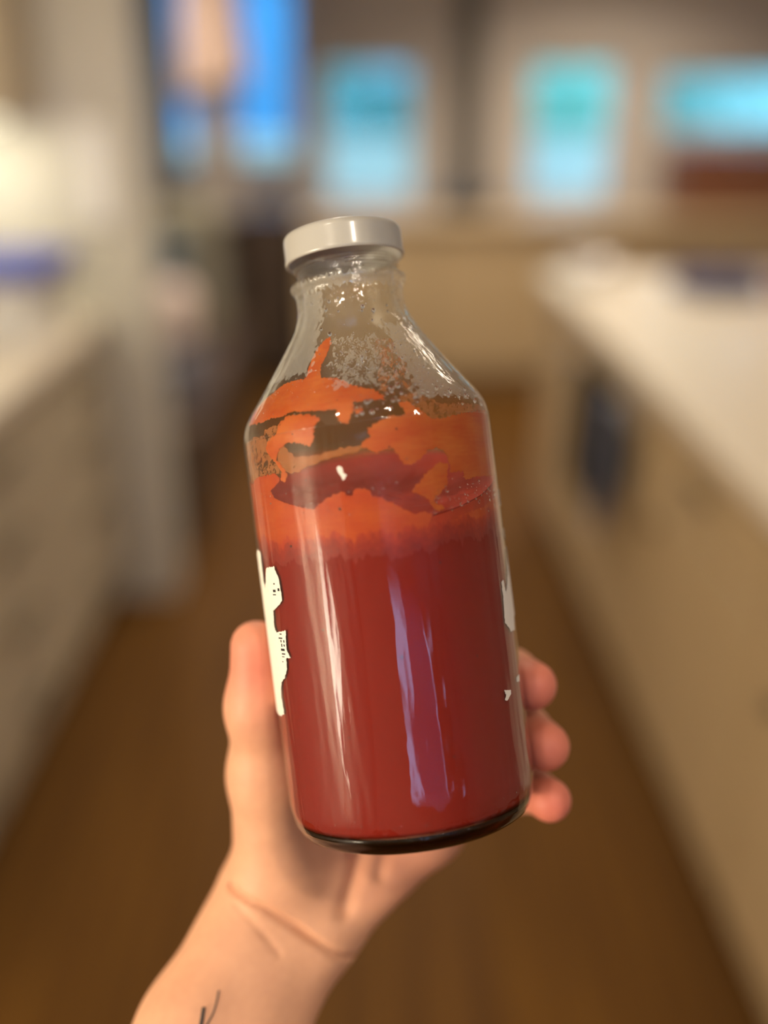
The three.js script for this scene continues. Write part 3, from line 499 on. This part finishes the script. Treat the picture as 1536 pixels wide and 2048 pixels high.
const skinTone = (x, y, z) => {
  let red = 0; for (const f of Object.values(FINGERS)) { const p = polar(f[3][0] - 4, f[3][1], f[3][2]); red = Math.max(red, Math.exp(-(((x - p[0]) ** 2 + (y - p[1]) ** 2 + (z - p[2]) ** 2) / 260))); }
  red = Math.max(red, 0.75 * Math.exp(-(((x + 50) ** 2 + (y - 62) ** 2) / 380)), 0.35 * Math.exp(-(((x + 5) ** 2 + (y + 20) ** 2) / 700)));
  const n = 0.06 * noise(x * 0.09, y * 0.09, z * 0.09) + 0.04 * noise(x * 0.35, y * 0.35, z * 0.35), m = Math.max(0, Math.min(1, red));
  return [(0.70 - 0.02 * m) * (1 + n), (0.362 - 0.18 * m) * (1 + n * 1.4), (0.218 - 0.09 * m) * (1 + n * 1.4)];
};
function surfaceNet(f, lo, hi, s) {
  const n = lo.map((a, k) => Math.ceil((hi[k] - a) / s) + 1), [nx, ny, nz] = n, F = new Float32Array(nx * ny * nz);
  const coarse = 4;
  for (let k = 0; k < nz; k += coarse) for (let j = 0; j < ny; j += coarse) for (let i = 0; i < nx; i += coarse) {   // far from the surface one value serves a block
    const c = f(lo[0] + (i + 1.5) * s, lo[1] + (j + 1.5) * s, lo[2] + (k + 1.5) * s), far = Math.abs(c) > coarse * s * 1.9;
    for (let kk = k; kk < Math.min(nz, k + coarse); kk++) for (let jj = j; jj < Math.min(ny, j + coarse); jj++) for (let ii = i; ii < Math.min(nx, i + coarse); ii++) F[(kk * ny + jj) * nx + ii] = far ? c : f(lo[0] + ii * s, lo[1] + jj * s, lo[2] + kk * s);
  }
  const id = new Int32Array(nx * ny * nz).fill(-1), P = [], I = [], at = (i, j, k) => (k * ny + j) * nx + i;
  const E = []; for (let a = 0; a < 8; a++) for (const b of [1, 2, 4]) if (!(a & b)) E.push([a, a | b]);
  for (let k = 0; k < nz - 1; k++) for (let j = 0; j < ny - 1; j++) for (let i = 0; i < nx - 1; i++) {
    const v = []; let m = 0; for (let c = 0; c < 8; c++) { v[c] = F[at(i + (c & 1), j + (c >> 1 & 1), k + (c >> 2))]; if (v[c] < 0) m++; }
    if (!m || m === 8) continue;
    let x = 0, y = 0, z = 0, w = 0; for (const [a, b] of E) if ((v[a] < 0) !== (v[b] < 0)) { const t = v[a] / (v[a] - v[b]); x += (a & 1) + t * ((b & 1) - (a & 1)); y += (a >> 1 & 1) + t * ((b >> 1 & 1) - (a >> 1 & 1)); z += (a >> 2) + t * ((b >> 2) - (a >> 2)); w++; }
    id[at(i, j, k)] = P.length / 3; P.push(lo[0] + (i + x / w) * s, lo[1] + (j + y / w) * s, lo[2] + (k + z / w) * s);
  }
  const quad = (a, b, c, d, flip) => flip ? I.push(a, b, c, a, c, d) : I.push(a, c, b, a, d, c);
  for (let k = 1; k < nz - 1; k++) for (let j = 1; j < ny - 1; j++) for (let i = 1; i < nx - 1; i++) {
    const a = F[at(i, j, k)] < 0;
    if (a !== F[at(i + 1, j, k)] < 0) quad(id[at(i, j - 1, k - 1)], id[at(i, j, k - 1)], id[at(i, j, k)], id[at(i, j - 1, k)], a);
    if (a !== F[at(i, j + 1, k)] < 0) quad(id[at(i - 1, j, k - 1)], id[at(i - 1, j, k)], id[at(i, j, k)], id[at(i, j, k - 1)], a);
    if (a !== F[at(i, j, k + 1)] < 0) quad(id[at(i - 1, j - 1, k)], id[at(i, j - 1, k)], id[at(i, j, k)], id[at(i - 1, j, k)], a);
  }
  const N = [], K = [], e = 0.4;
  for (let i = 0; i < P.length; i += 3) { const [x, y, z] = [P[i], P[i + 1], P[i + 2]], g = [f(x + e, y, z) - f(x - e, y, z), f(x, y + e, z) - f(x, y - e, z), f(x, y, z + e) - f(x, y, z - e)], l = Math.hypot(...g) || 1; N.push(g[0] / l, g[1] / l, g[2] / l); K.push(...skinTone(x, y, z)); }
  const g = new THREE.BufferGeometry(); g.setAttribute('position', new THREE.Float32BufferAttribute(P.map((x) => x / 1000), 3)); g.setAttribute('normal', new THREE.Float32BufferAttribute(N, 3)); g.setAttribute('color', new THREE.Float32BufferAttribute(K, 3)); g.setIndex(I);
  return g;
}
const person = held(thing('person', 'bare left forearm and hand gripping the bottle from behind, with a small dark tattoo', 'person'));
obj('arm_and_hand', surfaceNet(handField, [-182, -212, -80], [72, 86, 90], 1.5), new THREE.MeshPhysicalMaterial({ vertexColors: true, roughness: 0.52, specularIntensity: 0.7 }), person);
// tattoo strokes lying on the skin of the inner wrist
{
  const onSkin = (x, y) => { let z = 60; while (z > -60) { const d = handField(x, y, z); if (d < 0.05) break; z -= Math.max(0.05, d * 0.5); } return new THREE.Vector3(x, y, z).divideScalar(1000); };
  const strokes = [[[[-79, -54.9], 0.3], [[-79.7, -57.5], 0.33], [[-80.9, -60.4], 0.36], [[-82.9, -63.1], 0.4], [[-86, -66.5], 0.4]], [[[-84.2, -58.4], 0.7], [[-84.6, -60.3], 0.75], [[-85.2, -62.8], 0.7], [[-87, -66.5], 0.45]]];
  const geos = strokes.map((s) => new THREE.TubeGeometry(new THREE.CatmullRomCurve3(s.map(([p]) => onSkin(...p))), 40, s[1][1] / 1000, 8));
  tag(obj('tattoo', geos, std(0.06, 0.045, 0.04, 0.8), person), 'dark curved tattoo strokes');
}

renderer.render(scene, camera);
